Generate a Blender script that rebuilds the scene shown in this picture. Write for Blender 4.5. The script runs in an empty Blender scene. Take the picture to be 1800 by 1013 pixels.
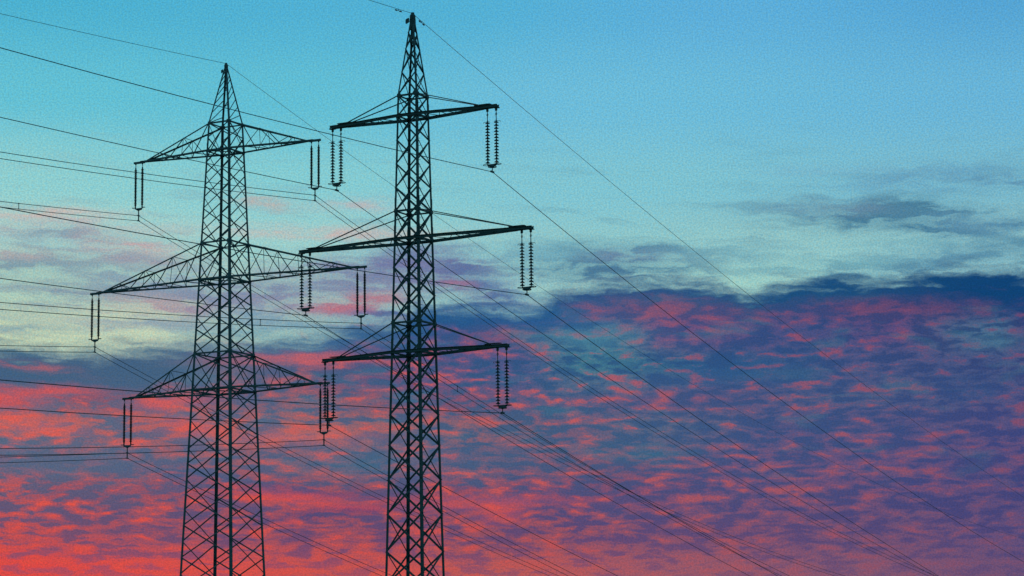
import bpy, bmesh, math, random
from mathutils import Vector, Matrix
random.seed(7)
S = bpy.context.scene
COL = S.collection
R = math.radians

# ------------------------------------------------------------------ helpers
def tag(o, label=None, cat=None, group=None, kind=None):
    if label: o['label'] = label
    if cat: o['category'] = cat
    if group: o['group'] = group
    if kind: o['kind'] = kind
    return o

def empty(name, loc, rz=0):
    o = bpy.data.objects.new(name, None)
    COL.objects.link(o)
    o.location = loc
    o.rotation_euler = (0, 0, rz)
    o.empty_display_size = 0.5
    return o

def obj(name, bm, mat, parent=None, smooth=False):
    me = bpy.data.meshes.new(name)
    bmesh.ops.recalc_face_normals(bm, faces=bm.faces[:])
    bm.to_mesh(me)
    bm.free()
    if smooth:
        for p in me.polygons: p.use_smooth = True
    me.materials.append(mat)
    o = bpy.data.objects.new(name, me)
    COL.objects.link(o)
    o.parent = parent
    return o

def extrude_profile(bm, p, q, prof, u, v):
    """prof: 2d points in the (u, v) plane swept from p to q"""
    a = [bm.verts.new(p + u * x + v * y) for x, y in prof]
    b = [bm.verts.new(q + u * x + v * y) for x, y in prof]
    n = len(prof)
    for i in range(n):
        j = (i + 1) % n
        bm.faces.new((a[i], a[j], b[j], b[i]))
    bm.faces.new(a[::-1])
    bm.faces.new(b)

def frame(p, q, u):
    d = (q - p).normalized()
    u = Vector(u)
    u = (u - d * u.dot(d)).normalized()
    return u, d.cross(u).normalized()

def angle(bm, p, q, w, u, w2=None, side=1, off=0.0):
    """rolled steel L section: flange w along u, flange w2 along +-(d x u); off moves it along the second flange"""
    p, q = Vector(p), Vector(q)
    u, v = frame(p, q, u)
    v = v * side
    w2 = w2 or w
    t = max(0.008, w * 0.12)
    prof = [(-w/2, 0), (w/2, 0), (w/2, t), (-w/2 + t, t), (-w/2 + t, w2), (-w/2, w2)]
    extrude_profile(bm, p + v * off, q + v * off, prof, u, v)

def leg_angle(bm, p, q, w, u, v):
    """corner leg: flanges run from the corner along u and along v"""
    p, q = Vector(p), Vector(q)
    d = (q - p).normalized()
    u = Vector(u); u = (u - d * u.dot(d)).normalized()
    v = Vector(v); v = (v - d * v.dot(d)).normalized()
    t = w * 0.11
    prof = [(0, 0), (w, 0), (w, t), (t, t), (t, w), (0, w)]
    extrude_profile(bm, p, q, prof, u, v)

def bar(bm, p, q, w, h, u=(0, 0, 1)):
    """rectangular bar: h along u, w across"""
    p, q = Vector(p), Vector(q)
    u, v = frame(p, q, u)
    extrude_profile(bm, p, q, [(-h/2, -w/2), (h/2, -w/2), (h/2, w/2), (-h/2, w/2)], u, v)

def channel(bm, p, q, h, w, side, u=(0, 0, 1)):
    p, q = Vector(p), Vector(q)
    u, v = frame(p, q, u)
    v = v * side
    t = 0.014
    prof = [(-h/2, 0), (h/2, 0), (h/2, w), (h/2 - t, w), (h/2 - t, t), (-h/2 + t, t), (-h/2 + t, w), (-h/2, w)]
    extrude_profile(bm, p, q, prof, u, v)

def rod(bm, p, q, r, n=8):
    p, q = Vector(p), Vector(q)
    d = (q - p).normalized()
    u, v = frame(p, q, (0, 0, 1) if abs(d.z) < .9 else (1, 0, 0))
    extrude_profile(bm, p, q, [(r * math.cos(2*math.pi*i/n), r * math.sin(2*math.pi*i/n)) for i in range(n)], u, v)

def plate(bm, c, w, h, t, u, v):
    c = Vector(c); u = Vector(u).normalized(); v = Vector(v).normalized()
    n = u.cross(v).normalized()
    k = .3
    prof = [(-w/2, -h/2 + k*h/2), (-w/2 + k*w/2, -h/2), (w/2 - k*w/2, -h/2), (w/2, -h/2 + k*h/2),
            (w/2, h/2 - k*h/2), (w/2 - k*w/2, h/2), (-w/2 + k*w/2, h/2), (-w/2, h/2 - k*h/2)]
    extrude_profile(bm, c - n*t/2, c + n*t/2, prof, u, v)

def lathe(bm, prof, n=14, c=(0, 0, 0)):
    c = Vector(c); rings = []
    for r, z in prof:
        if r < 1e-6: rings.append([bm.verts.new(c + Vector((0, 0, z)))])
        else: rings.append([bm.verts.new(c + Vector((r*math.cos(2*math.pi*i/n), r*math.sin(2*math.pi*i/n), z))) for i in range(n)])
    for A, B in zip(rings[:-1], rings[1:]):
        for i in range(n):
            j = (i + 1) % n
            if len(A) == 1 and len(B) == 1: continue
            if len(A) == 1: bm.faces.new((A[0], B[j], B[i]))
            elif len(B) == 1: bm.faces.new((A[i], A[j], B[0]))
            else: bm.faces.new((A[i], A[j], B[j], B[i]))

def tube(bm, pts, r, n=6, closed=False):
    pts = [Vector(p) for p in pts]; rings = []; m = len(pts)
    for k, p in enumerate(pts):
        a = pts[k-1] if (k > 0 or closed) else p
        b = pts[(k+1) % m] if (k < m-1 or closed) else p
        d = (b - a).normalized()
        ref = Vector((0, 0, 1)) if abs(d.z) < .95 else Vector((1, 0, 0))
        u = (ref - d * ref.dot(d)).normalized(); v = d.cross(u)
        rings.append([bm.verts.new(p + u*r*math.cos(2*math.pi*i/n) + v*r*math.sin(2*math.pi*i/n)) for i in range(n)])
    for k in range(m if closed else m-1):
        A, B = rings[k], rings[(k+1) % m]
        for i in range(n):
            j = (i+1) % n
            bm.faces.new((A[i], A[j], B[j], B[i]))
    if not closed:
        bm.faces.new(rings[0][::-1]); bm.faces.new(rings[-1])

def lin(c):
    c = c / 255.0
    return c / 12.92 if c <= .04045 else ((c + .055) / 1.055) ** 2.4
def rgb(c): return (lin(c[0]), lin(c[1]), lin(c[2]), 1.0)

# ------------------------------------------------------------------ materials
def mat(name, c0, c1, scale, rough, metal=0.0, detail=6, bump=0.0):
    m = bpy.data.materials.new(name); m.use_nodes = True
    nt = m.node_tree; b = nt.nodes['Principled BSDF']
    tc = nt.nodes.new('ShaderNodeTexCoord')
    no = nt.nodes.new('ShaderNodeTexNoise'); no.inputs['Scale'].default_value = scale; no.inputs['Detail'].default_value = detail
    nt.links.new(tc.outputs['Object'], no.inputs['Vector'])
    cr = nt.nodes.new('ShaderNodeValToRGB')
    cr.color_ramp.elements[0].position = .35; cr.color_ramp.elements[1].position = .68
    cr.color_ramp.elements[0].color = (*c0, 1); cr.color_ramp.elements[1].color = (*c1, 1)
    nt.links.new(no.outputs['Fac'], cr.inputs['Fac'])
    nt.links.new(cr.outputs['Color'], b.inputs['Base Color'])
    b.inputs['Roughness'].default_value = rough; b.inputs['Metallic'].default_value = metal
    if bump:
        bp = nt.nodes.new('ShaderNodeBump'); bp.inputs['Strength'].default_value = bump
        nt.links.new(no.outputs['Fac'], bp.inputs['Height']); nt.links.new(bp.outputs['Normal'], b.inputs['Normal'])
    return m
STEEL = mat('weathered_galvanised_steel', (.11, .13, .135), (.21, .225, .225), 1.7, .62, .25)
PAINT = mat('dark_painted_steel', (.08, .10, .10), (.14, .16, .155), 2.1, .6, .1)
CERAM = mat('glazed_ceramic', (.045, .04, .04), (.07, .06, .055), 4.0, .55)
GLASS = mat('toughened_glass_disc', (.035, .06, .058), (.06, .09, .085), 4.0, .4)
ALU = mat('aged_aluminium_wire', (.09, .09, .095), (.16, .16, .165), .8, .55, .5)
CONC = mat('concrete', (.25, .24, .22), (.38, .37, .34), 3.0, .9, bump=.2)
GRASS = mat('meadow', (.035, .06, .018), (.085, .10, .035), .09, .95, detail=12, bump=.4)

# ------------------------------------------------------------------ ground
def ground_z(x, y):
    t = min(1, max(0, (y - 270) / 200.0)); t = t*t*(3 - 2*t)
    far = min(1, max(0, (y - 1100) / 2500.0))
    near = min(1, max(0, (math.hypot(x, y - 150) - 260) / 400.0))
    return -13 * t + 9 * far * far + near * (1.2*math.sin(x*.011 + 1) + 1.0*math.sin(y*.013 + x*.004))
bm = bmesh.new()
xs = [-6000, -4000, -2600, -1700, -1100, -800] + [i*40 for i in range(-15, 16)] + [800, 1100, 1700, 2600, 4000, 6000]
ys = [-3000, -1500, -700, -400] + [i*30 for i in range(-10, 41)] + [1300, 1600, 2000, 2600, 3400, 4600, 6500]
V = [[bm.verts.new((x, y, ground_z(x, y))) for x in xs] for y in ys]
for j in range(len(ys)-1):
    for i in range(len(xs)-1):
        bm.faces.new((V[j][i], V[j][i+1], V[j+1][i+1], V[j+1][i]))
g = obj('ground', bm, GRASS, smooth=True); tag(g, kind='structure')

# ------------------------------------------------------------------ lattice pylons
def pylon(spec):
    X, D, al = spec['X'], spec['D'], spec['al']
    UP, LO, A = spec['up'], spec['lo'], spec['A']
    wz = lambda z: spec['w0'] - spec['k'] * z
    mt = spec['mat']
    root = empty('lattice_pylon', (X, D, 0), -al)
    tag(root, spec['label'], 'pylon', 'lattice pylons carrying the power lines')
    C = lambda sx, sy, z: Vector((sx*wz(z), sy*wz(z), z))
    # footings and legs
    lw = spec['leg']
    for sx in (-1, 1):
        for sy in (-1, 1):
            bm = bmesh.new()
            c = C(sx, sy, 0)
            lathe(bm, [(0, -.7), (.62, -.7), (.62, .16), (.55, .22), (0, .22)], 20, (c.x, c.y, 0))
            obj('footing', bm, CONC, root)
            bm = bmesh.new()
            zs = [.2] + sorted(LO + UP)
            for k, (z0, z1) in enumerate(zip(zs[:-1], zs[1:])):
                w = lw * (1.0 if k < 2 else .92 if k < 4 else .82)
                leg_angle(bm, C(sx, sy, z0), C(sx, sy, z1), w, (-sx, 0, 0), (0, -sy, 0))
                # bolted splice plates just above a frame level
                if k:
                    m = C(sx, sy, z0 + .45)
                    plate(bm, m + Vector((-sx*w*.55, -sy*.012*-1, 0)), w*.9, .6, .014, (1, 0, 0), (0, 0, 1))
                    plate(bm, m + Vector((sx*.012, -sy*w*.55, 0)), w*.9, .6, .014, (0, 1, 0), (0, 0, 1))
            if sx == 1 and sy == -1:
                z = 3.2
                while z < UP[0] - .3:     # step bolts up one leg
                    c = C(sx, sy, z)
                    rod(bm, c + Vector((-.04, 0, 0)), c + Vector((-.04, -.16, 0)), .011, 6)
                    c = C(sx, sy, z + .2)
                    rod(bm, c + Vector((0, .04, 0)), c + Vector((.16, .04, 0)), .011, 6)
                    z += .4
            obj('leg', bm, mt, root)
    # face bracing
    def face_corner(face, s, z):
        ax, sg = face
        return C(s, sg, z) if ax == 'y' else C(sg, s, z)
    def brace(bm, face, p, q, w, layer):
        n = Vector((0, face[1], 0)) if face[0] == 'y' else Vector((face[1], 0, 0))
        p = Vector(p) - n*.02; q = Vector(q) - n*.02
        d = (q - p).normalized(); u = n.cross(d).normalized()
        v = u.cross(d) if False else n
        t = max(.009, w*.12); w2 = w*.75
        s = -1 if layer else 1
        o = -n * (.002 if layer == 0 else t + .012)
        # flange in the face plane, second flange pointing into (layer 1) or out of (layer 0) the body
        prof = [(-w/2, 0), (w/2, 0), (w/2, t*s*-1 if False else -t), (-w/2 + t, -t), (-w/2 + t, -w2), (-w/2, -w2)] if layer else \
               [(-w/2, 0), (w/2, 0), (w/2, t), (-w/2 + t, t), (-w/2 + t, w2*.55), (-w/2, w2*.55)]
        extrude_profile(bm, p + o, q + o, prof, u, n)
    for face in (('y', -1), ('y', 1), ('x', -1), ('x', 1)):
        bm = bmesh.new()
        bw = spec['bw'][face[0]]
        for zs, tm, bt in spec['nodes'][face[0]]:
            for z1, z0 in zip(zs[:-1], zs[1:]):
                k = .8 if z0 > UP[1] else 1.0
                brace(bm, face, face_corner(face, -1, z1), face_corner(face, 1, z0), bw*k, 0)
                brace(bm, face, face_corner(face, 1, z1), face_corner(face, -1, z0), bw*k, 1)
            if tm is not None:
                m = (face_corner(face, -1, tm) + face_corner(face, 1, tm)) / 2
                brace(bm, face, m, face_corner(face, -1, zs[0]), bw, 0); brace(bm, face, m, face_corner(face, 1, zs[0]), bw, 1)
            if bt is not None:
                m = (face_corner(face, -1, bt) + face_corner(face, 1, bt)) / 2
                brace(bm, face, m, face_corner(face, -1, zs[-1]), bw, 0); brace(bm, face, m, face_corner(face, 1, zs[-1]), bw, 1)
        obj('bracing', bm, mt, root)
    # horizontal frames with gussets at the crossarm levels
    gs = spec['gusset']
    for z in UP + LO:
        bm = bmesh.new()
        e = lw*.12 + .004
        for sg in (-1, 1):
            angle(bm, C(-1, sg, z) + Vector((lw, -sg*e, 0)), C(1, sg, z) + Vector((-lw, -sg*e, 0)), spec['belt'], (0, 0, 1), side=sg, off=0)
            angle(bm, C(sg, -1, z) + Vector((-sg*e, lw, 0)), C(sg, 1, z) + Vector((-sg*e, -lw, 0)), spec['belt'], (0, 0, 1), side=-sg, off=0)
        if z in LO:
            angle(bm, C(-1, -1, z) + Vector((.1, .1, .05)), C(1, 1, z) + Vector((-.1, -.1, .05)), spec['belt']*.7, (0, 0, 1))
            angle(bm, C(-1, 1, z) + Vector((.1, -.1, -.05)), C(1, -1, z) + Vector((-.1, .1, -.05)), spec['belt']*.7, (0, 0, 1))
        for sx in (-1, 1):
            for sy in (-1, 1):
                c = C(sx, sy, z)
                plate(bm, c + Vector((-sx*gs*.42, sy*.016, 0)), gs, gs*.9, .016, (1, 0, 0), (0, 0, 1))
                plate(bm, c + Vector((sx*.016, -sy*gs*.42, 0)), gs, gs*.9, .016, (0, 1, 0), (0, 0, 1))
        for face, zz in spec['midplates']:
            if abs(zz - z) < 1e-6:
                for sg in (-1, 1):
                    f = (face, sg)
                    m = (face_corner(f, -1, z) + face_corner(f, 1, z)) / 2
                    if face == 'y': plate(bm, m + Vector((0, sg*.02, 0)), gs*.8, gs*.6, .016, (1, 0, 0), (0, 0, 1))
                    else: plate(bm, m + Vector((sg*.02, 0, 0)), gs*.8, gs*.6, .016, (0, 1, 0), (0, 0, 1))
        obj('horizontal_frame', bm, mt, root)
    # earth wire peak
    bm = bmesh.new()
    zt, zb = spec['apex'], UP[0]; w1 = spec['peakw']
    wp = lambda z: wz(zb) + (w1 - wz(zb)) * (z - zb) / (zt - .25 - zb)
    P = lambda sx, sy, z: Vector((sx*wp(z), sy*wp(z), z))
    for sx in (-1, 1):
        for sy in (-1, 1):
            leg_angle(bm, P(sx, sy, zb), P(sx, sy, zt - .25), lw*.62, (-sx, 0, 0), (0, -sy, 0))
    for face in (('y', -1), ('y', 1), ('x', -1), ('x', 1)):
        fr = spec['peakn'][face[0]]
        pc = lambda s, z: P(s, face[1], z) if face[0] == 'y' else P(face[1], s, z)
        for k, (f0, f1) in enumerate(zip(fr[:-1], fr[1:])):
            z0, z1 = zb + f0*(zt - zb), zb + f1*(zt - zb)
            bw = spec['bw'][face[0]] * .72
            brace(bm, face, pc(-1, z0), pc(1, z1), bw, 0)
            if spec['peakx']: brace(bm, face, pc(1, z0), pc(-1, z1), bw, 1)
    lathe(bm, [(0, zt - .34), (w1*1.9, zt - .34), (w1*1.9, zt - .12), (w1*1.1, zt - .02), (w1*1.1, zt + .05), (0, zt + .05)], 12)
    if spec['peakx']:
        for sg in (-1, 1):                           # plated top of the peak
            z0 = zb + .8*(zt - zb)
            for f in (('y', sg), ('x', sg)):
                n = Vector((0, sg, 0)) if f[0] == 'y' else Vector((sg, 0, 0))
                a = Vector((1, 0, 0)) if f[0] == 'y' else Vector((0, 1, 0))
                zc = (z0 + zt - .25)/2
                plate(bm, n*(wp(zc) - .006) + Vector((0, 0, zc)), wp(zc)*2, zt - .25 - z0, .01, a, (0, 0, 1))
    pk = obj('peak', bm, mt, root)
    bm = bmesh.new()
    z = zt - spec['brk'][1]
    rod(bm, Vector((-w1, -w1, z)), Vector((-spec['brk'][0], -w1*1.4, z + .05)), .02)
    plate(bm, Vector((-spec['brk'][0], -w1*1.4, z + .05)), .24, .28, .02, (1, 0, .3), (0, 0, 1))
    obj('peak_bracket', bm, mt, pk)
    # crossarms
    for j in range(3):
        z, zu, a = LO[j], UP[j], A[j]
        bm = bmesh.new(); W = wz(z); WU = wz(zu)
        inner = a - spec['stub']; hw = spec['tipw']
        for s in (-1, 1):
            for sy in (-1, 1):
                p = Vector((s*(W - .02), sy*(W + .03), z)); q = Vector((s*inner, sy*hw, z))
                if spec['heavy']:
                    channel(bm, p, q, spec['chord'][0], spec['chord'][1], sy*s*-1)
                else:
                    leg_angle(bm, p, q, spec['chord'][0], (0, -sy, 0), (0, 0, 1))
            # tip beam and plates
            zb_ = .0
            if spec['heavy']:
                for sy in (-1, 1):
                    channel(bm, Vector((s*(inner - .05), sy*hw*.98, z)), Vector((s*a, sy*hw*.75, z)), spec['chord'][0]*.92, .07, sy*s*-1)
                plate(bm, Vector((s*(inner + .05), 0, z + .15)), 1.0, hw*2.6, .02, (1, 0, 0), (0, 1, 0))
                plate(bm, Vector((s*(a - .1), 0, z - .1)), .34, hw*2.2, .02, (1, 0, 0), (0, 1, 0))
                for dx in (.12, .12 + 2*spec['sep']):
                    plate(bm, Vector((s*(a - dx), 0, z - .17)), .14, .2, .03, (1, 0, 0), (0, 0, 1))
            else:
                bar(bm, Vector((s*(inner - .1), 0, z + .03)), Vector((s*(a + .06), 0, z + .03)), hw*1.7, .17)
                plate(bm, Vector((s*(inner - .05), 0, z + .13)), .75, .3, .03, (1, 0, 0), (0, 1, 0))
                for dx in (.12, .12 + 2*spec['sep']):
                    plate(bm, Vector((s*(a - dx), 0, z - .06)), .14, .2, .03, (1, 0, 0), (0, 0, 1))
        if spec['heavy']:        # the two channels run through the body, joined by short plates
            for sy in (-1, 1):
                channel(bm, Vector((-W + .02, sy*(W + .03), z)), Vector((W - .02, sy*(W + .03), z)), spec['chord'][0]*.98, spec['chord'][1], -sy)
        else:
            for sy in (-1, 1):
                leg_angle(bm, Vector((-W + .02, sy*(W + .03), z)), Vector((W - .02, sy*(W + .03), z)), spec['chord'][0]*.97, (0, -sy, 0), (0, 0, 1))
        arm = obj('crossarm', bm, mt, root)
        for s in (-1, 1):
            for sy in (-1, 1):
                bm = bmesh.new()
                p = Vector((s*WU, sy*WU, zu)); q = Vector((s*(inner - spec['tieoff']), sy*hw*.8, z + spec['tieup']))
                if spec['heavy']: angle(bm, p, q, spec['tie'], (0, 0, 1), side=1)
                else: leg_angle(bm, p, q, spec['tie'], (0, -sy, 0), (0, 0, -1))
                obj('tie_member', bm, mt, arm)
            bm = bmesh.new()
            n = spec['panels'][j]; lt = spec['lat']
            low = lambda f, sy: Vector((s*(W + (inner - W)*f), sy*(W + .02 + (hw - W - .02)*f), z + .03))
            upp = lambda f, sy: Vector((s*(WU + (inner - spec['tieoff'] - WU)*f), sy*(WU + (hw*.8 - WU)*f), zu + (z + spec['tieup'] - zu)*f))
            if spec['heavy']:
                fr = [.02, .2, .36, .5, .62, .72, .8, .87]
                for k in range(len(fr) - 1):
                    sg = 1 if k % 2 else -1
                    angle(bm, low(fr[k], sg), low(fr[k+1], -sg), lt, (0, 0, 1))
                angle(bm, low(.36, -1) - Vector((0, 0, .045)), low(.36, 1) - Vector((0, 0, .045)), lt, (0, 0, 1))
            else:
                fr = [0] + [ (k/n)*.97 for k in range(1, n)]
                for sy in (-1, 1):
                    for k, f in enumerate(fr[1:], 1):
                        # V lacing in the vertical side: posts every other panel point
                        if k % 2 == 0: angle(bm, low(f, sy), upp(f, sy), lt*.8, (1, 0, 0), off=.004)
                        pf = fr[k-1]
                        if k % 2: angle(bm, upp(pf, sy), low(f, sy), lt, (0, 0, 1), off=.012)
                        else: angle(bm, low(pf, sy), upp(f, sy), lt, (0, 0, 1), off=.012)
                for k, f in enumerate(fr[1:], 1):
                    pf = fr[k-1]; sg = 1 if k % 2 else -1
                    angle(bm, low(pf, sg), low(f, -sg), lt, (0, 0, 1))
                    if k % 2 == 0:
                        angle(bm, upp(f, -1), upp(f, 1), lt*.8, (0, 0, 1))
                        angle(bm, low(f, -1), low(f, 1), lt*.8, (0, 0, 1))
            obj('arm_lattice', bm, mt, arm)
    return root

U1, L1 = [53.101, 42.519, 32.867], [50.601, 39.249, 29.670]
def split(a, b, n): return [a + (b - a)*i/n for i in range(n + 1)]
def halves(a, b, n):
    h = (b - a)/n
    return [a + h*(i + .5) for i in range(n)]
low_a = [29.67, 27.2, 24.72, 22.15, 19.55, 16.85, 14.1, 11.2, 8.1, 4.7, .6]
low_d = [29.67 - 1.2] + [(low_a[i] + low_a[i+1])/2 for i in range(1, 10)] + [.6]
m0, m1, m2 = (U1[0] + L1[0])/2, (U1[1] + L1[1])/2, (U1[2] + L1[2])/2
TALL = dict(X=-24.768, D=230.0, al=.48517, w0=3.1476, k=.038673, up=U1, lo=L1, A=[9.628, 14.177, 10.540], apex=58.501,
    leg=.21, belt=.125, bw={'y': .112, 'x': .096}, gusset=.30, peakw=.09, mat=STEEL,
    nodes={'y': [([U1[0], m0], None, L1[0]), (halves(L1[0], U1[1], 4), L1[0], U1[1]), ([U1[1], L1[1]], None, None), (split(L1[1], U1[2], 3), None, None),
                 ([U1[2], m2], None, L1[2]), (low_d, L1[2], None)],
           'x': [([U1[0], L1[0]], None, None), (split(L1[0], U1[1], 4), None, None), ([U1[1], m1], None, L1[1]), (halves(L1[1], U1[2], 3), L1[1], U1[2]),
                 ([U1[2], L1[2]], None, None), (low_a, None, None)]},
    midplates=[('y', L1[0]), ('y', U1[1]), ('x', L1[1]), ('x', U1[2]), ('y', L1[2])],
    peakn={'y': [0, .3, .56, .76, .9], 'x': [0, .16, .43, .66, .83, .93]}, peakx=False, brk=(.33, .72),
    heavy=False, chord=(.15,), tie=.12, lat=.062, panels=[5, 7, 5], stub=.95, tipw=.11, tieoff=.25, tieup=.12, sep=.36,
    label='broad lattice pylon whose deep truss crossarms carry twin wires, left of the pair')
U2, L2 = [35.549, 29.096, 22.932], [34.400, 27.536, 21.319]
low2 = [21.319, 19.62, 17.95, 16.3, 14.45, 12.6, 10.6, 8.8, 6.9, 4.8, 2.6, .5]
SLIM = dict(X=-5.335, D=145.0, al=.49618, w0=1.35675, k=.020684, up=U2, lo=L2, A=[5.3245, 7.3564, 5.8167], apex=40.239,
    leg=.14, belt=.095, bw={'y': .108, 'x': .078}, gusset=.24, peakw=.085, mat=PAINT,
    nodes={f: [([U2[0], L2[0]], None, None), (split(L2[0], U2[1], 4), None, None), ([U2[1], L2[1]], None, None),
               (split(L2[1], U2[2], 3), None, None), ([U2[2], L2[2]], None, None), (low2, None, None)] for f in 'xy'},
    midplates=[],
    peakn={'y': [0, .28, .56, .76, .9], 'x': [0, .28, .56, .76, .9]}, peakx=True, brk=(.27, .46),
    heavy=True, chord=(.165, .08), tie=.05, lat=.035, panels=[4, 5, 4], stub=1.0, tipw=.13, tieoff=.1, tieup=.14, sep=.27,
    label='slim lattice pylon with flat heavy beam crossarms and tie rods, right of the pair')
pylon(TALL); pylon(SLIM)

# ------------------------------------------------------------------ insulators
def copy_tree(o, parent=None):
    c = o.copy(); COL.objects.link(c); c.parent = parent
    for ch in [k for k in bpy.data.objects if k.parent == o]: copy_tree(ch, c)
    return c
def ring_pts(cx, cz, r, n=24, tilt=0, cy=0):
    return [(cx + r*math.cos(2*math.pi*i/n), cy + r*math.sin(2*math.pi*i/n), cz + tilt*r*math.cos(2*math.pi*i/n)) for i in range(n)]

def rod_insulators():
    root = empty('insulator_string', (0, 0, 0)); s = .36
    for x in (-s, s):
        prof = [(0, -.40), (.06, -.40), (.06, -.52), (.058, -.54)]
        z = -.60
        while z > -3.86:
            prof += [(.070, z + .040), (.125, z - .010), (.132, z - .028), (.074, z - .042)]
            z -= .136
        prof += [(.058, -3.90), (.06, -3.92), (.06, -4.04), (0, -4.04)]
        bm = bmesh.new(); lathe(bm, prof, 14, (x, 0, 0)); obj('insulator_rod', bm, CERAM, root, True)
        bm = bmesh.new()
        bar(bm, (x, 0, -.02), (x, 0, -.26), .05, .03, (1, 0, 0)); tube(bm, ring_pts(x, 0, .001)[:0] + [(x + .045*math.cos(t*math.pi/6), 0, -.30 + .075*math.sin(t*math.pi/6)) for t in range(12)], .016, 6, True)
        rod(bm, (x, 0, -.34), (x, 0, -.42), .03)
        obj('shackle', bm, STEEL, root)
        sg = 1 if x > 0 else -1
        bm = bmesh.new(); tube(bm, ring_pts(sg*.50, -4.02, .16), .019, 6, True)
        rod(bm, (x, 0, -4.0), (sg*.50, .155, -4.02), .014); rod(bm, (x, 0, -4.0), (sg*.50, -.155, -4.02), .014)
        obj('arcing_ring', bm, STEEL, root)
    bm = bmesh.new(); tube(bm, ring_pts(0, -4.17, .27), .024, 6, True)
    rod(bm, (0, -.26, -4.17), (0, .26, -4.17), .016); obj('arcing_ring', bm, STEEL, root)
    bm = bmesh.new()
    extrude_profile(bm, Vector((0, -.014, 0)), Vector((0, .014, 0)), [(-.42, -4.05), (.42, -4.05), (.40, -4.13), (.07, -4.30), (-.07, -4.30), (-.40, -4.13)], Vector((1, 0, 0)), Vector((0, 0, 1)))
    obj('yoke_plate', bm, STEEL, root)
    bm = bmesh.new()
    bar(bm, (0, 0, -4.27), (0, 0, -4.66), .05, .085, (1, 0, 0))
    bar(bm, (0, 0, -4.66), (0, 0, -5.24), .05, .10, (1, 0, 0))
    for z in (-4.73, -5.20):
        bar(bm, (0, -.17, z), (0, .17, z), .075, .085, (0, 0, 1))
    obj('suspension_clamp', bm, STEEL, root)
    return root
def disc_insulators():
    root = empty('insulator_string', (0, 0, 0)); s = .27
    for x in (-s, s):
        bm = bmesh.new(); prof = [(0, -.74), (.03, -.74), (.03, -.80)]
        for k in range(14):
            z = -.86 - k*.168
            prof += [(.045, z + .05), (.052, z + .01), (.062, z), (.125, z - .035), (.136, z - .055), (.115, z - .060), (.085, z - .050), (.030, z - .066), (.022, z - .10)]
        prof += [(.022, -3.18), (0, -3.18)]
        lathe(bm, prof, 16, (x, 0, 0)); obj('insulator_discs', bm, GLASS, root, True)
        bm = bmesh.new()
        bar(bm, (x, 0, -.14), (x, 0, -.42), .045, .026, (1, 0, 0)); rod(bm, (x, 0, -.42), (x, 0, -.76), .024)
        tube(bm, [(x + .05*math.cos(t*math.pi/6), 0, -.44 + .06*math.sin(t*math.pi/6)) for t in range(12)], .014, 6, True)
        obj('shackle', bm, PAINT, root)
        sg = 1 if x > 0 else -1
        bm = bmesh.new(); tube(bm, [(x, 0, -.80), (x + sg*.12, 0, -.83), (x + sg*.24, 0, -.84), (x + sg*.27, 0, -.90)], .012, 6)
        tube(bm, [(x, 0, -.80), (x - sg*.1, 0, -.82), (x - sg*.15, 0, -.86)], .012, 6)
        obj('arcing_horn', bm, PAINT, root)
        bm = bmesh.new(); tube(bm, ring_pts(sg*.35, -3.20, .185), .017, 6, True)
        rod(bm, (x, 0, -3.17), (sg*.36, .18, -3.2), .012); rod(bm, (x, 0, -3.17), (sg*.36, -.18, -3.2), .012)
        obj('arcing_ring', bm, PAINT, root)
    bm = bmesh.new(); tube(bm, ring_pts(0, -3.33, .225), .024, 6, True)
    rod(bm, (0, -.22, -3.33), (0, .22, -3.33), .016); obj('arcing_ring', bm, PAINT, root)
    bm = bmesh.new()
    extrude_profile(bm, Vector((0, -.012, 0)), Vector((0, .012, 0)), [(-.31, -3.17), (.31, -3.17), (.29, -3.24), (.06, -3.39), (-.06, -3.39), (-.29, -3.24)], Vector((1, 0, 0)), Vector((0, 0, 1)))
    obj('yoke_plate', bm, PAINT, root)
    bm = bmesh.new()
    bar(bm, (0, 0, -3.37), (0, 0, -3.57), .028, .045, (1, 0, 0))
    bar(bm, (0, -.16, -3.60), (0, .16, -3.60), .08, .09, (0, 0, 1))
    obj('suspension_clamp', bm, PAINT, root)
    return root

ARM = ['top', 'middle', 'bottom']; SIDE = ['left', 'right']
# wire fits: slope and curvature of every span, azimuth of the line either side of each pylon
FIT = {(1,'R',0,0):(-.17127,.000302),(1,'R',0,1):(-.17967,.000301),(1,'R',1,0):(-.18025,.000293),(1,'R',1,1):(-.17875,.000315),(1,'R',2,0):(-.1803,.000335),(1,'R',2,1):(-.17942,.000288),
       (2,'R',0,0):(-.16003,.000254),(2,'R',0,1):(-.16652,.000337),(2,'R',1,0):(-.170,.000287),(2,'R',1,1):(-.16147,.000286),(2,'R',2,0):(-.1616,.000278),(2,'R',2,1):(-.15909,.000312),
       (1,'L',0,0):(-.11002,.000301),(1,'L',0,1):(-.11295,.000305),(1,'L',1,0):(-.11366,.0003),(1,'L',1,1):(-.11295,.0003),(1,'L',2,0):(-.10711,.0003),(1,'L',2,1):(-.11425,.0003),
       (2,'L',0,0):(-.06604,.000298),(2,'L',0,1):(-.07404,.000374),(2,'L',1,0):(-.07195,.000295),(2,'L',1,1):(-.07644,.000382),(2,'L',2,0):(-.07287,.000295),(2,'L',2,1):(-.07941,.000334)}
AZ = {(1,'R'):.41718,(2,'R'):.41473,(1,'L'):.45554,(2,'L'):.47186}
def curve_pt(q, i, nm, bc, s):
    sg = 1 if nm == 'R' else -1; be = AZ[i, nm]
    return Vector((q[0] + sg*math.sin(be)*s, q[1] + sg*math.cos(be)*s, q[2] + bc[0]*s + bc[1]*s*s))
LEFT = [0, .3, .8, 1.5, 2.5, 4, 6] + [6 + 6*k for k in range(1, 42)]
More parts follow.
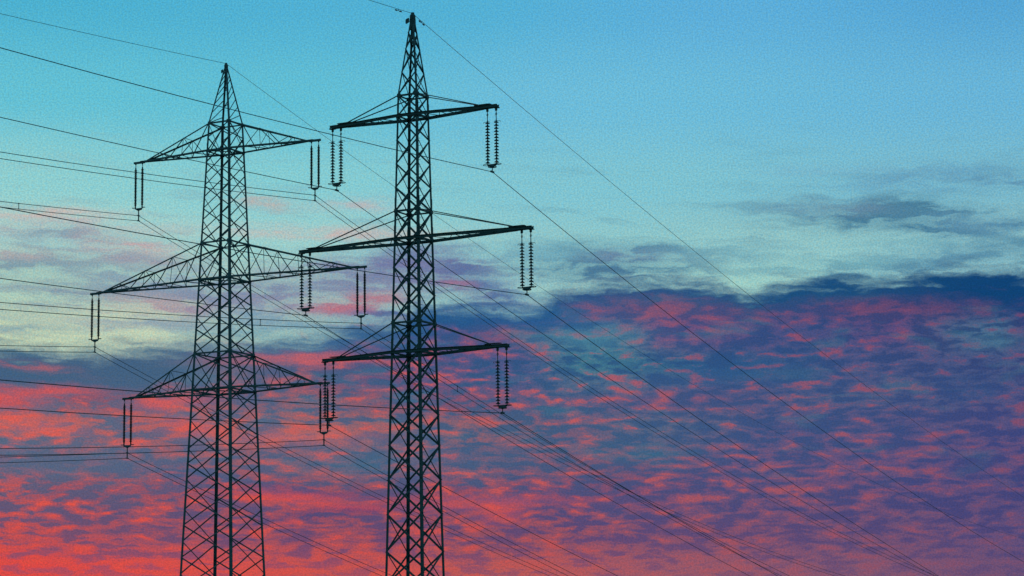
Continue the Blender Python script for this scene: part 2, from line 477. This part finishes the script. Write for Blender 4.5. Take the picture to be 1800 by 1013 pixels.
RIGHT = [0, .3, .8, 1.5, 2.5, 4, 6] + [6 + 8*k for k in range(1, 72)]
def wire(name, q, i, bl, br, r, label, group, cat='wire'):
    pts = [curve_pt(q, i, 'L', bl, s) for s in LEFT[:0:-1]] + [curve_pt(q, i, 'R', br, s) for s in RIGHT]
    bm = bmesh.new(); tube(bm, pts, r, 6)
    return tag(obj(name, bm, ALU, None, True), label, cat, group)
ATT = {}
for i, sp, maker, who, drop, r in ((1, TALL, rod_insulators, 'left', 4.73, .0255), (2, SLIM, disc_insulators, 'right', 3.60, .0195)):
    proto = maker(); first = True
    av = Vector((math.cos(sp['al']), -math.sin(sp['al']), 0))
    for j in range(3):
        for s in (0, 1):
            o = proto if first else copy_tree(proto)
            first = False
            c = Vector((sp['X'], sp['D'], sp['lo'][j])) + av * (sp['A'][j] - sp['sep'] - .12) * (1 if s else -1)
            o.location = c; o.rotation_euler = (0, 0, -sp['al'])
            kind = 'twin slender ribbed insulator rods' if i == 1 else 'twin spiky disc insulator strings'
            tag(o, f"{kind} under the {SIDE[s]} tip of the {who} pylon's {ARM[j]} crossarm", 'insulator', f'insulator strings hanging from the {who} pylon')
            ATT[i, j, s] = c
            for k in range(2 if i == 1 else 1):
                q = c - Vector((0, 0, drop + .47*k))
                if i == 1: lb = f"{('upper', 'lower')[k]} twin wire from the insulators under the {SIDE[s]} tip of left pylon's {ARM[j]} crossarm"
                else: lb = f"single wire from the insulators under the {SIDE[s]} tip of right pylon's {ARM[j]} crossarm"
                wire('power_line_wire', q, i, FIT[i,'L',j,s], FIT[i,'R',j,s], r, lb, f'power wires carried by the {who} pylon')
    q = Vector((sp['X'], sp['D'], sp['apex']))
    eb = {1: ((-.10117, .000204), (-.16429, .000268)), 2: ((-.077, .0003), (-.15248, .00024))}[i]
    w = wire('earth_wire', q, i, eb[0], eb[1], r*.72, f"thin earth wire running over the peak of the {who} pylon", 'earth wires over the pylon peaks', 'earth wire')
    if i == 2:
        for nm, bc, ss in (('L', eb[0], 1.6), ('R', eb[1], 1.15)):
            p = curve_pt(q, i, nm, bc, ss); d = (curve_pt(q, i, nm, bc, ss + .1) - p).normalized()
            bm = bmesh.new(); z = Vector((0, 0, -.09))
            rod(bm, p, p + z, .02); rod(bm, p + z - d*.26, p + z + d*.26, .012)
            for e in (-1, 1): rod(bm, p + z + d*e*.16, p + z + d*e*.32, .042, 10)
            obj('vibration_damper', bm, ALU, w)
for (j, s, nm, ss, lb) in ((0, 0, 'L', 17.46, "small spacer linking the twin wires left of the left pylon's top left insulators"),
                           (1, 1, 'L', 16.07, "small spacer on twin wires between the left pylon's body and its middle right insulators"),
                           (1, 1, 'R', 18.91, "small spacer on twin wires just right of the right pylon below its bottom crossarm")):
    bm = bmesh.new(); q = ATT[1, j, s] - Vector((0, 0, 4.73))
    p = curve_pt(q, 1, nm, FIT[1, nm, j, s], ss); d = curve_pt(q, 1, nm, FIT[1, nm, j, s], ss + .1) - p
    e = Vector((0, 0, .47))
    bar(bm, p - e*.02, p - e*.98, .03, .045, d)
    for c in (p, p - e): bar(bm, c - d.normalized()*.07, c + d.normalized()*.07, .07, .075)
    tag(obj('wire_spacer', bm, ALU), lb, 'spacer', 'spacers between twin wires')

# ------------------------------------------------------------------ camera
F, PITCH, ROLL = 4750.13, .158185, .010256
cam = bpy.data.cameras.new('camera'); co = bpy.data.objects.new('camera', cam); COL.objects.link(co)
cam.sensor_width = 36; cam.lens = 36*F/1800; cam.clip_end = 30000; cam.clip_start = .1
rt = Vector((1, 0, 0)); fw = Vector((0, math.cos(PITCH), math.sin(PITCH))); up = rt.cross(fw)
r2 = rt*math.cos(ROLL) - up*math.sin(ROLL); u2 = rt*math.sin(ROLL) + up*math.cos(ROLL)
m = Matrix((r2, u2, -fw)).transposed().to_4x4(); m.translation = Vector((0, 0, 1.7)); co.matrix_world = m
S.camera = co

# ------------------------------------------------------------------ sun (already at the horizon, behind the pylons)
su = bpy.data.lights.new('sun', 'SUN'); su.energy = .35; su.angle = R(10); su.color = (1, .5, .35)
so = bpy.data.objects.new('sun', su); COL.objects.link(so)
SUN_AZ, SUN_EL = R(-9), R(1.5)
sd = Vector((math.sin(SUN_AZ)*math.cos(SUN_EL), math.cos(SUN_AZ)*math.cos(SUN_EL), math.sin(SUN_EL)))
so.rotation_euler = sd.to_track_quat('Z', 'Y').to_euler(); so.location = (0, 0, 80)

# ------------------------------------------------------------------ sky
W = bpy.data.worlds.new('World'); S.world = W; W.use_nodes = True
nt = W.node_tree; N = nt.nodes; LK = nt.links
for n in list(N): N.remove(n)
class Ex:
    def __init__(s, v): s.v = v
    def __add__(a, b): return mth('ADD', a, b)
    def __radd__(a, b): return mth('ADD', b, a)
    def __sub__(a, b): return mth('SUBTRACT', a, b)
    def __rsub__(a, b): return mth('SUBTRACT', b, a)
    def __mul__(a, b): return mth('MULTIPLY', a, b)
    def __rmul__(a, b): return mth('MULTIPLY', b, a)
    def __truediv__(a, b): return mth('DIVIDE', a, b)
def setin(sock, v):
    if isinstance(v, Ex): LK.new(v.v, sock)
    else: sock.default_value = v
def mth(op, a, b=None, c=None, clamp=False):
    n = N.new('ShaderNodeMath'); n.operation = op; n.use_clamp = clamp
    setin(n.inputs[0], a)
    if b is not None: setin(n.inputs[1], b)
    if c is not None: setin(n.inputs[2], c)
    return Ex(n.outputs[0])
def smooth(x, a, b, lo=0., hi=1.):
    n = N.new('ShaderNodeMapRange'); n.interpolation_type = 'SMOOTHSTEP'
    setin(n.inputs[0], x); setin(n.inputs[1], a); setin(n.inputs[2], b); setin(n.inputs[3], lo); setin(n.inputs[4], hi)
    return Ex(n.outputs[0])
def mix(f, a, b, mode='MIX'):
    n = N.new('ShaderNodeMix'); n.data_type = 'RGBA'; n.blend_type = mode; n.clamp_factor = True
    setin(n.inputs[0], f); setin(n.inputs[6], a); setin(n.inputs[7], b)
    return Ex(n.outputs[2])
def vec(x, y, z=0.0):
    n = N.new('ShaderNodeCombineXYZ'); setin(n.inputs[0], x); setin(n.inputs[1], y); setin(n.inputs[2], z)
    return Ex(n.outputs[0])
def noise(x, y, detail=3, rough=.5, dist=0.0, dim='2D'):
    n = N.new('ShaderNodeTexNoise'); n.noise_dimensions = dim
    setin(n.inputs['Vector'], vec(x, y)); n.inputs['Scale'].default_value = 1.0
    n.inputs['Detail'].default_value = detail; n.inputs['Roughness'].default_value = rough; n.inputs['Distortion'].default_value = dist
    return Ex(n.outputs[0])
def ramp(x, stops, interp='EASE'):
    n = N.new('ShaderNodeValToRGB'); n.color_ramp.interpolation = interp
    e = n.color_ramp.elements
    while len(e) < len(stops): e.new(.5)
    for k, (p, c) in enumerate(stops):
        e[k].position = (p + 100)/2000.0
    for k, (p, c) in enumerate(stops):
        e[k].color = rgb(c) if isinstance(c, tuple) else (c, c, c, 1)
    setin(n.inputs[0], x)
    return Ex(n.outputs[0])

tc = N.new('ShaderNodeTexCoord'); sx = N.new('ShaderNodeSeparateXYZ'); LK.new(tc.outputs['Generated'], sx.inputs[0])
dx, dy, dz = (Ex(sx.outputs[k]) for k in range(3))
az = mth('ARCTAN2', dx, dy)*57.29578
el = mth('ARCSINE', dz)*57.29578
# sky chart: X across (82 units a degree of azimuth), Y down (82.9 units a degree of elevation)
X0 = az*82.0 + 900.0
Y0 = 506.5 - (el - 9.0634)*82.9 - (X0 - 900.0)*.0103
# turbulent warp so that no cloud edge is smooth
wx = (noise(X0/190, Y0/80, 4, .55) - .5)*80.0 + (noise(X0/47 + 40, Y0/19, 3, .55) - .5)*30.0
wy = (noise(X0/180 + 9, Y0/70 + 4, 4, .55) - .5)*22.0 + (noise(X0/52 + 13, Y0/17 + 7, 3, .6) - .5)*17.0
X = X0 + wx
Y = Y0 + wy
XR = (X + 100.0)/2000.0
XRs = (X0 + wx*.6 + 100.0)/2000.0
def grid(rows, yy, xr):
    col = None; py = None
    for y, stops in rows:
        c = ramp(xr, stops)
        if col is None: col = c
        else: col = mix(smooth(yy, py, y), col, c)
        py = y
    return col
CLEAR = grid([
 (-250, [(0, (62,150,205)), (900, (62,150,205)), (1800, (62,140,200))]),
 (10,  [(0, (74,178,212)), (700, (80,178,216)), (1300, (92,176,222)), (1800, (84,166,216))]),
 (180, [(0, (98,194,216)), (500, (96,192,216)), (1000, (108,190,222)), (1800, (104,182,220))]),
 (330, [(0, (140,208,212)), (500, (132,206,214)), (1000, (126,198,214)), (1800, (120,188,210))]),
 (430, [(0, (166,212,206)), (500, (152,208,208)), (1000, (140,200,206)), (1400, (144,200,204)), (1800, (140,196,206))]),
 (510, [(0, (172,212,196)), (400, (166,206,196)), (900, (152,204,202)), (1300, (160,212,204)), (1800, (140,196,206))]),
 (585, [(0, (192,214,182)), (250, (196,216,186)), (450, (160,198,190)), (900, (130,186,196))]),
 (640, [(0, (180,205,185)), (900, (150,190,190))])], Y, XRs)
MEAN = grid([
 (500, [(0, (60,105,145)), (500, (70,110,155)), (800, (60,95,155)), (1000, (70,95,150)), (1180, (100,85,145)), (1400, (55,85,145)), (1620, (40,80,140)), (1800, (15,68,128))]),
 (545, [(0, (60,105,145)), (500, (70,110,155)), (760, (40,95,155)), (930, (80,90,150)), (1180, (150,85,125)), (1400, (110,80,135)), (1550, (125,75,125)), (1800, (40,70,135))]),
 (590, [(0, (60,105,145)), (420, (66,105,150)), (560, (50,95,150)), (760, (95,85,145)), (880, (140,85,130)), (1040, (80,125,160)), (1180, (120,85,140)), (1400, (80,85,145)), (1560, (100,80,140)), (1740, (80,115,160)), (1800, (90,80,140))]),
 (645, [(0, (80,100,140)), (130, (70,100,140)), (300, (130,115,145)), (520, (150,92,122)), (700, (110,85,134)), (900, (84,90,146)), (1040, (70,125,155)), (1280, (30,95,150)), (1500, (80,90,148)), (1800, (70,90,148))]),
 (674, [(0, (66,92,136)), (180, (58,92,136)), (320, (120,110,140)), (520, (156,94,120)), (700, (120,85,132)), (900, (88,92,144)), (1040, (84,112,150)), (1280, (60,92,148)), (1500, (76,92,148)), (1800, (74,90,148))]),
 (704, [(0, (176,84,106)), (200, (150,88,116)), (330, (146,102,126)), (560, (152,96,120)), (800, (140,86,124)), (1000, (100,95,140)), (1200, (110,90,140)), (1500, (75,95,148)), (1800, (85,88,148))]),
 (750, [(0, (190,104,112)), (300, (186,100,110)), (520, (176,104,116)), (640, (160,102,120)), (850, (150,100,124)), (1000, (130,95,130)), (1150, (90,105,145)), (1400, (95,90,145)), (1800, (90,85,145))]),
 (810, [(0, (130,102,134)), (160, (150,100,122)), (420, (164,95,115)), (620, (130,100,130)), (850, (128,96,130)), (1050, (140,90,124)), (1300, (120,88,138)), (1800, (100,82,142))]),
 (870, [(0, (214,86,92)), (130, (164,84,110)), (500, (176,82,104)), (800, (154,80,112)), (1000, (140,80,122)), (1300, (124,84,132)), (1800, (98,80,140))]),
 (940, [(0, (206,80,92)), (300, (176,82,106)), (620, (176,80,104)), (900, (166,82,108)), (1200, (150,84,120)), (1500, (128,84,130)), (1800, (105,82,140))]),
 (1005, [(0, (248,72,74)), (300, (240,78,80)), (620, (226,84,86)), (900, (210,90,96)), (1200, (178,92,114)), (1500, (150,90,126)), (1800, (120,84,134))]),
 (1100, [(0, (240,70,66)), (620, (220,78,80)), (1200, (170,84,104)), (1800, (120,80,124))])], Y, XR)
LIT = grid([(560, [(0, (222,102,112)), (500, (230,96,106)), (1000, (188,90,116)), (1400, (168,82,116)), (1800, (134,78,126))]),
            (760, [(0, (246,96,90)), (900, (224,94,100)), (1300, (188,92,112)), (1800, (148,82,124))]),
            (960, [(0, (252,80,72)), (700, (242,82,80)), (1200, (206,86,98)), (1800, (146,82,122))])], Y0, (X0 + 100.0)/2000.0)
DARK = grid([(560, [(0, (46,90,136)), (700, (30,84,142)), (1300, (12,76,140)), (1800, (8,60,126))]),
             (760, [(0, (92,106,138)), (400, (88,100,138)), (900, (58,94,140)), (1400, (22,82,144)), (1800, (34,68,142))]),
             (960, [(0, (104,80,122)), (600, (88,72,126)), (1200, (70,70,134)), (1800, (54,66,138))])], Y0, (X0 + 100.0)/2000.0)
# altocumulus ripples: broad horizontal flakes, finer towards the horizon
vv = (Y0 + wy*.9)/21.5*(.62 + Y0*.00048)
uu = (X0 + wx*.7)/62.0
rip = (noise(uu, vv, 1, .45, .1) - .5)*1.15 + (noise(uu*1.9 + 20, vv*1.8 + 5, 3, .62) - .5)*1.10 + (noise(X0/300 + 3, Y0/80 + 8, 2, .5) - .5)*.40 + (noise((X0 + wx)/130 + 43, (Y0 + wy)/40 + 18, 2, .5) - .5)*.22 - .065 - smooth(X0, 900.0, 200.0)*smooth(Y0, 960.0, 860.0)*.045
amp = ramp((Y0 + 100.0)/2000.0*1.0, [(480, .25), (540, .75), (650, .95), (760, 1.0), (900, 1.0), (970, .7), (1020, .35)], 'LINEAR')
pos = smooth(rip, .0, .36)*amp
neg = smooth(rip, .04, -.30)*amp
CLOUD = mix(pos*.92, MEAN, LIT)
CLOUD = mix(neg*ramp((X0 + 100.0)/2000.0, [(0, .97), (700, .92), (1200, .84), (1800, .80)], 'LINEAR'), CLOUD, DARK)
# streak texture for thin clouds
st = noise((X0 + wx*.7)/150.0, (Y0 + wy*1.0 - X0*.02)/17.0, 6, .6, .3)
st2 = noise((X0 + wx)/60.0 + 31, (Y0 + wy)/15.0 + 3, 4, .55)
def blob(col, cx, cy, rx, ry, c, k, tex=None, slope=0.0):
    a = (X - cx)/rx; b = (Y - cy - (X - cx)*slope)/ry if slope else (Y - cy)/ry
    d = mth('EXPONENT', (a*a + b*b)*-1.0)
    f = d*k
    if tex is not None: f = f*tex
    return mix(f, col, rgb(c))
tx = smooth(st*.62 + st2*.38, .40, .60)
# edge of the main cloud deck
EDGE = ramp(XRs, [(0, .617), (150, .626), (260, .616), (340, .606), (450, .600), (560, .590), (680, .566), (750, .536), (840, .532), (930, .542), (990, .512), (1080, .495), (1180, .497), (1270, .502), (1322, .520), (1375, .503), (1450, .492), (1560, .496), (1620, .488), (1720, .482), (1800, .492)])
# ramp colours are linear values: edge height = value * 1000
T = Y - EDGE*1000.0 + (st - .5)*46.0 + (st2 - .5)*34.0
cov = smooth(T, -24.0, 26.0)
sky = CLEAR
for b in [ # faint clouds above the deck: (x, y, rx, ry, colour, strength, slope)
 (1570, 384, 180, 26, (66,122,152), 1.2, .02), (1480, 376, 70, 11, (92,126,154), 1.0, .05), (1630, 410, 120, 14, (68,124,154), 1.1, .08), (1760, 330, 90, 12, (92,146,178), .9, .05), (1770, 410, 60, 10, (80,136,166), .9, -.05), (1440, 372, 90, 16, (110,160,185), .7, 0), (1690, 402, 90, 20, (92,145,175), .8, .1), (1640, 322, 170, 26, (100,160,192), .7, -.03),
 (1080, 462, 150, 24, (66,122,154), 1.15, .06), (1010, 478, 100, 14, (72,122,154), 1.1, 0), (1150, 440, 90, 12, (82,136,164), 1.0, .08), (1750, 452, 120, 18, (62,120,152), 1.1, -.05), (1560, 482, 160, 10, (92,148,172), .9, -.06), (1100, 452, 90, 14, (120,140,172), .5, 0), (960, 440, 80, 18, (118,178,194), .7, .05), (1280, 448, 110, 12, (112,170,186), .7, .05),
 (1480, 470, 190, 14, (112,172,186), .8, -.04), (1720, 455, 120, 20, (96,152,178), .85, -.06), (1600, 440, 120, 12, (116,176,190), .5, 0), (1450, 305, 120, 10, (118,180,206), .5, 0),
 (90, 408, 150, 22, (176,186,190), .9, 0), (60, 388, 110, 10, (205,185,180), .6, .03), (130, 440, 120, 16, (138,176,190), .7, 0), (70, 474, 150, 22, (124,158,172), 1.0, -.02), (150, 425, 120, 12, (122,160,178), .9, .04), (230, 520, 150, 14, (118,150,170), .9, -.06), (120, 548, 100, 9, (140,168,176), .8, 0), (40, 462, 90, 10, (180,172,176), .6, 0),
 (225, 438, 80, 16, (196,168,172), .85, .08), (180, 492, 110, 22, (136,168,180), .8, .02), (20, 560, 90, 14, (150,180,180), .7, 0), (470, 357, 70, 12, (172,182,184), .8, .12), (640, 362, 70, 14, (176,186,192), .75, 0),
 (560, 412, 220, 12, (190,186,186), .8, 0), (300, 508, 110, 24, (128,150,178), .95, -.1), (330, 546, 120, 20, (168,136,156), .85, -.05), (360, 528, 110, 14, (120,140,168), .9, -.04), (610, 470, 110, 16, (128,150,172), .8, 0), (470, 575, 130, 12, (96,140,170), .8, 0), (120, 520, 130, 12, (132,158,172), .8, .02), (60, 588, 120, 10, (130,166,174), .7, 0), (250, 465, 90, 12, (150,158,174), .8, .05), (240, 540, 60, 14, (190,165,165), .6, 0), (260, 575, 130, 16, (150,172,180), .85, 0),
 (440, 520, 120, 26, (128,150,176), .8, 0), (620, 500, 130, 28, (134,140,172), .95, 0), (760, 480, 110, 36, (112,118,164), 1.0, .12), (700, 455, 80, 16, (120,140,174), .8, -.2), (840, 510, 60, 30, (110,125,168), .85, .3),
 (790, 470, 90, 26, (88,108,158), 1.0, .12), (690, 470, 120, 20, (112,122,166), 1.0, -.1), (860, 505, 60, 20, (78,112,162), .9, .4), (560, 505, 150, 20, (122,140,170), .9, -.1), (500, 540, 120, 18, (138,140,168), .8, 0), (650, 560, 100, 22, (92,112,162), .9, 0), (585, 545, 70, 15, (192,104,120), .62, -.05), (660, 532, 60, 12, (180,108,130), .6, 0), (820, 502, 34, 12, (160,112,140), .6, .2), (545, 575, 150, 14, (130,172,186), .7, 0), (470, 590, 120, 12, (140,186,190), .8, 0),
 (450, 555, 90, 14, (120,160,182), .8, 0), (930, 492, 70, 10, (140,190,200), .6, 0)]:
    sky = blob(sky, b[0], b[1], b[2], b[3], b[4], b[5]*1.3, tx*.7 + .3, b[6])
calm = mth('EXPONENT', ((X - 110)/240.0*((X - 110)/240.0) + (Y - 648)/32.0*((Y - 648)/32.0))*-1.0)
deck = mix(mth('MULTIPLY', calm, 1.25, clamp=True)*.9, CLOUD, MEAN)
navy = ramp(XR, [(0, (64,106,140)), (500, (66,106,150)), (800, (34,90,150)), (1100, (40,90,144)), (1500, (12,80,138)), (1800, (6,68,132))])
rim = mth('EXPONENT', (T - 17.0)*(T - 17.0)*-.0013)
deck = mix(rim*smooth(noise(X0/160 + 5, Y0/60, 2), .3, .60, .60, .97), deck, navy)
teal = smooth(noise((X0 + wx)/150.0 + 51, (Y0 + wy)/34.0 + 17, 3, .5), .55, .74)*ramp((Y0 + 100.0)/2000.0, [(480, 0), (560, .30), (760, .32), (860, .08), (940, 0)], 'LINEAR')
deck = mix(teal, deck, rgb((58,124,158)))
for b in [ # patches inside the deck: openings with pale blue air, dark bars, bright flakes
 (1040, 592, 100, 20, (84,140,170), .65, .03), (1745, 612, 60, 14, (74,130,166), .5, 0), (1280, 655, 130, 24, (14,92,152), .75, 0), (1120, 792, 90, 22, (14,112,152), .6, 0),
 (1690, 690, 90, 30, (12,86,150), .6, .1), (1740, 520, 190, 28, (8,70,132), 1.1, 0), (1450, 522, 120, 12, (30,80,138), .8, 0), (1090, 514, 130, 10, (52,82,142), .8, 0), (1560, 505, 110, 16, (16,78,136), .9, 0), (1400, 520, 80, 14, (22,84,140), .7, 0), (1150, 502, 100, 12, (26,86,146), .8, 0),
 (790, 532, 110, 18, (22,86,152), .9, .1), (930, 560, 130, 18, (34,92,156), .8, .05), (600, 600, 90, 14, (60,104,156), .8, -.1), (640, 620, 70, 12, (70,95,150), .6, 0), (235, 662, 120, 22, (52,104,142), .9, -.05), (60, 640, 120, 14, (48,96,138), .85, .1), (150, 628, 170, 9, (70,118,150), .9, 0),
 (380, 644, 60, 12, (205,105,118), .6, 0), (330, 660, 60, 14, (150,165,172), .6, 0), (520, 636, 110, 12, (244,98,102), .85, 0),
 (100, 696, 90, 12, (255,86,80), .8, -.05), (20, 712, 60, 12, (255,84,80), .8, 0), (300, 712, 70, 16, (255,92,88), .7, -.05), (60, 748, 90, 16, (255,98,92), .7, .15), (330, 758, 60, 16, (254,92,88), .7, .1), (520, 770, 110, 14, (245,105,100), .6, 0),
 (100, 822, 110, 22, (92,104,138), .75, 0), (330, 835, 110, 12, (62,92,142), .6, .1), (640, 812, 100, 22, (62,108,146), .7, 0), (840, 805, 120, 20, (78,98,142), .6, 0), (560, 868, 150, 10, (88,74,130), .7, .06), (590, 898, 100, 10, (74,66,126), .8, -.12), (520, 880, 130, 12, (255,80,74), .7, .05),
 (840, 880, 160, 10, (252,86,84), .6, 0), (870, 905, 40, 16, (254,84,80), .6, 0)]:
    deck = blob(deck, b[0], b[1], b[2], b[3], b[4], b[5], tx*.55 + .5, b[6])
# low red light filtered by the thick cloud: duller than the open sky
db = blob(deck, 140, 658, 290, 30, (70,100,138), 1.25)
db = blob(db, 160, 815, 170, 22, (88,104,140), .7, tx*.6 + .4)
db = blob(db, 60, 652, 80, 8, (200,100,112), .8, tx, .1)
dk = N.new('ShaderNodeMix'); dk.data_type = 'RGBA'; dk.blend_type = 'MULTIPLY'; dk.inputs[0].default_value = 1.0
mauve = smooth(X0, 900.0, 1300.0)*smooth(Y0, 540.0, 680.0)
db = mix(mauve*.13, db, rgb((128, 84, 128)))
setin(dk.inputs[6], db); setin(dk.inputs[7], ramp((X0 + 100.0)/2000.0, [(0, (222,246,243)), (900, (220,246,238)), (1800, (222,242,230))]))
gen = noise((X0 + wx)/210.0 + 61, (Y0 + wy - X0*.03)/20.0 + 3, 6, .62, .3)
veil = smooth(gen, .50, .72)*ramp((Y0 + 100.0)/2000.0, [(200, 0), (330, .35), (480, .65), (600, .6)], 'LINEAR')
sky = mix(veil*.62, sky, ramp(XRs, [(0, (138,158,172)), (600, (120,148,172)), (1000, (84,140,166)), (1800, (84,142,172))]))
sky = mix(cov, sky, Ex(dk.outputs[2]))
# fine grain of the cloud and the air, a few hundredths of a degree across
gr = (noise(X0/3.1, Y0/2.6, 1, .7) - .5)
gr2 = (noise(X0/4.6 + 77, Y0/3.6 + 19, 1, .7) - .5)
gcol = N.new('ShaderNodeCombineColor')
setin(gcol.inputs[0], gr*.66 + gr2*.60 + 1.0); setin(gcol.inputs[1], gr*.54 + .965); setin(gcol.inputs[2], gr*.46 - gr2*.32 + .945)
sky = mix(1.0, sky, Ex(gcol.outputs[0]), 'MULTIPLY')
# dusk: the vault darkens away from the sunset
back = smooth(mth('ABSOLUTE', az), 18.0, 75.0)
high = smooth(el, 17.0, 50.0)
sky = mix(high, sky, (.05, .23, .35, 1))
sky = mix(back, sky, mix(smooth(el, 0.0, 40.0), (.06, .20, .235, 1), (.035, .175, .27, 1)))
dim = 1.0
dn = N.new('ShaderNodeVectorMath'); dn.operation = 'SCALE'; LK.new(sky.v, dn.inputs[0]); setin(dn.inputs['Scale'], dim)
nish = N.new('ShaderNodeTexSky'); nish.sky_type = 'NISHITA'; nish.sun_disc = False
nish.sun_elevation = SUN_EL; nish.sun_rotation = SUN_AZ; nish.air_density = 1.2; nish.ozone_density = 3.0
b1 = N.new('ShaderNodeBackground'); LK.new(dn.outputs[0], b1.inputs[0]); b1.inputs[1].default_value = 1.0
b2 = N.new('ShaderNodeBackground'); LK.new(nish.outputs[0], b2.inputs[0]); b2.inputs[1].default_value = .002
ad = N.new('ShaderNodeAddShader'); LK.new(b1.outputs[0], ad.inputs[0]); LK.new(b2.outputs[0], ad.inputs[1])
out = N.new('ShaderNodeOutputWorld'); LK.new(ad.outputs[0], out.inputs[0])

S.view_settings.view_transform = 'Standard'; S.view_settings.look = 'None'
S.view_settings.exposure = 0; S.view_settings.gamma = 1
S.cycles.max_bounces = 4
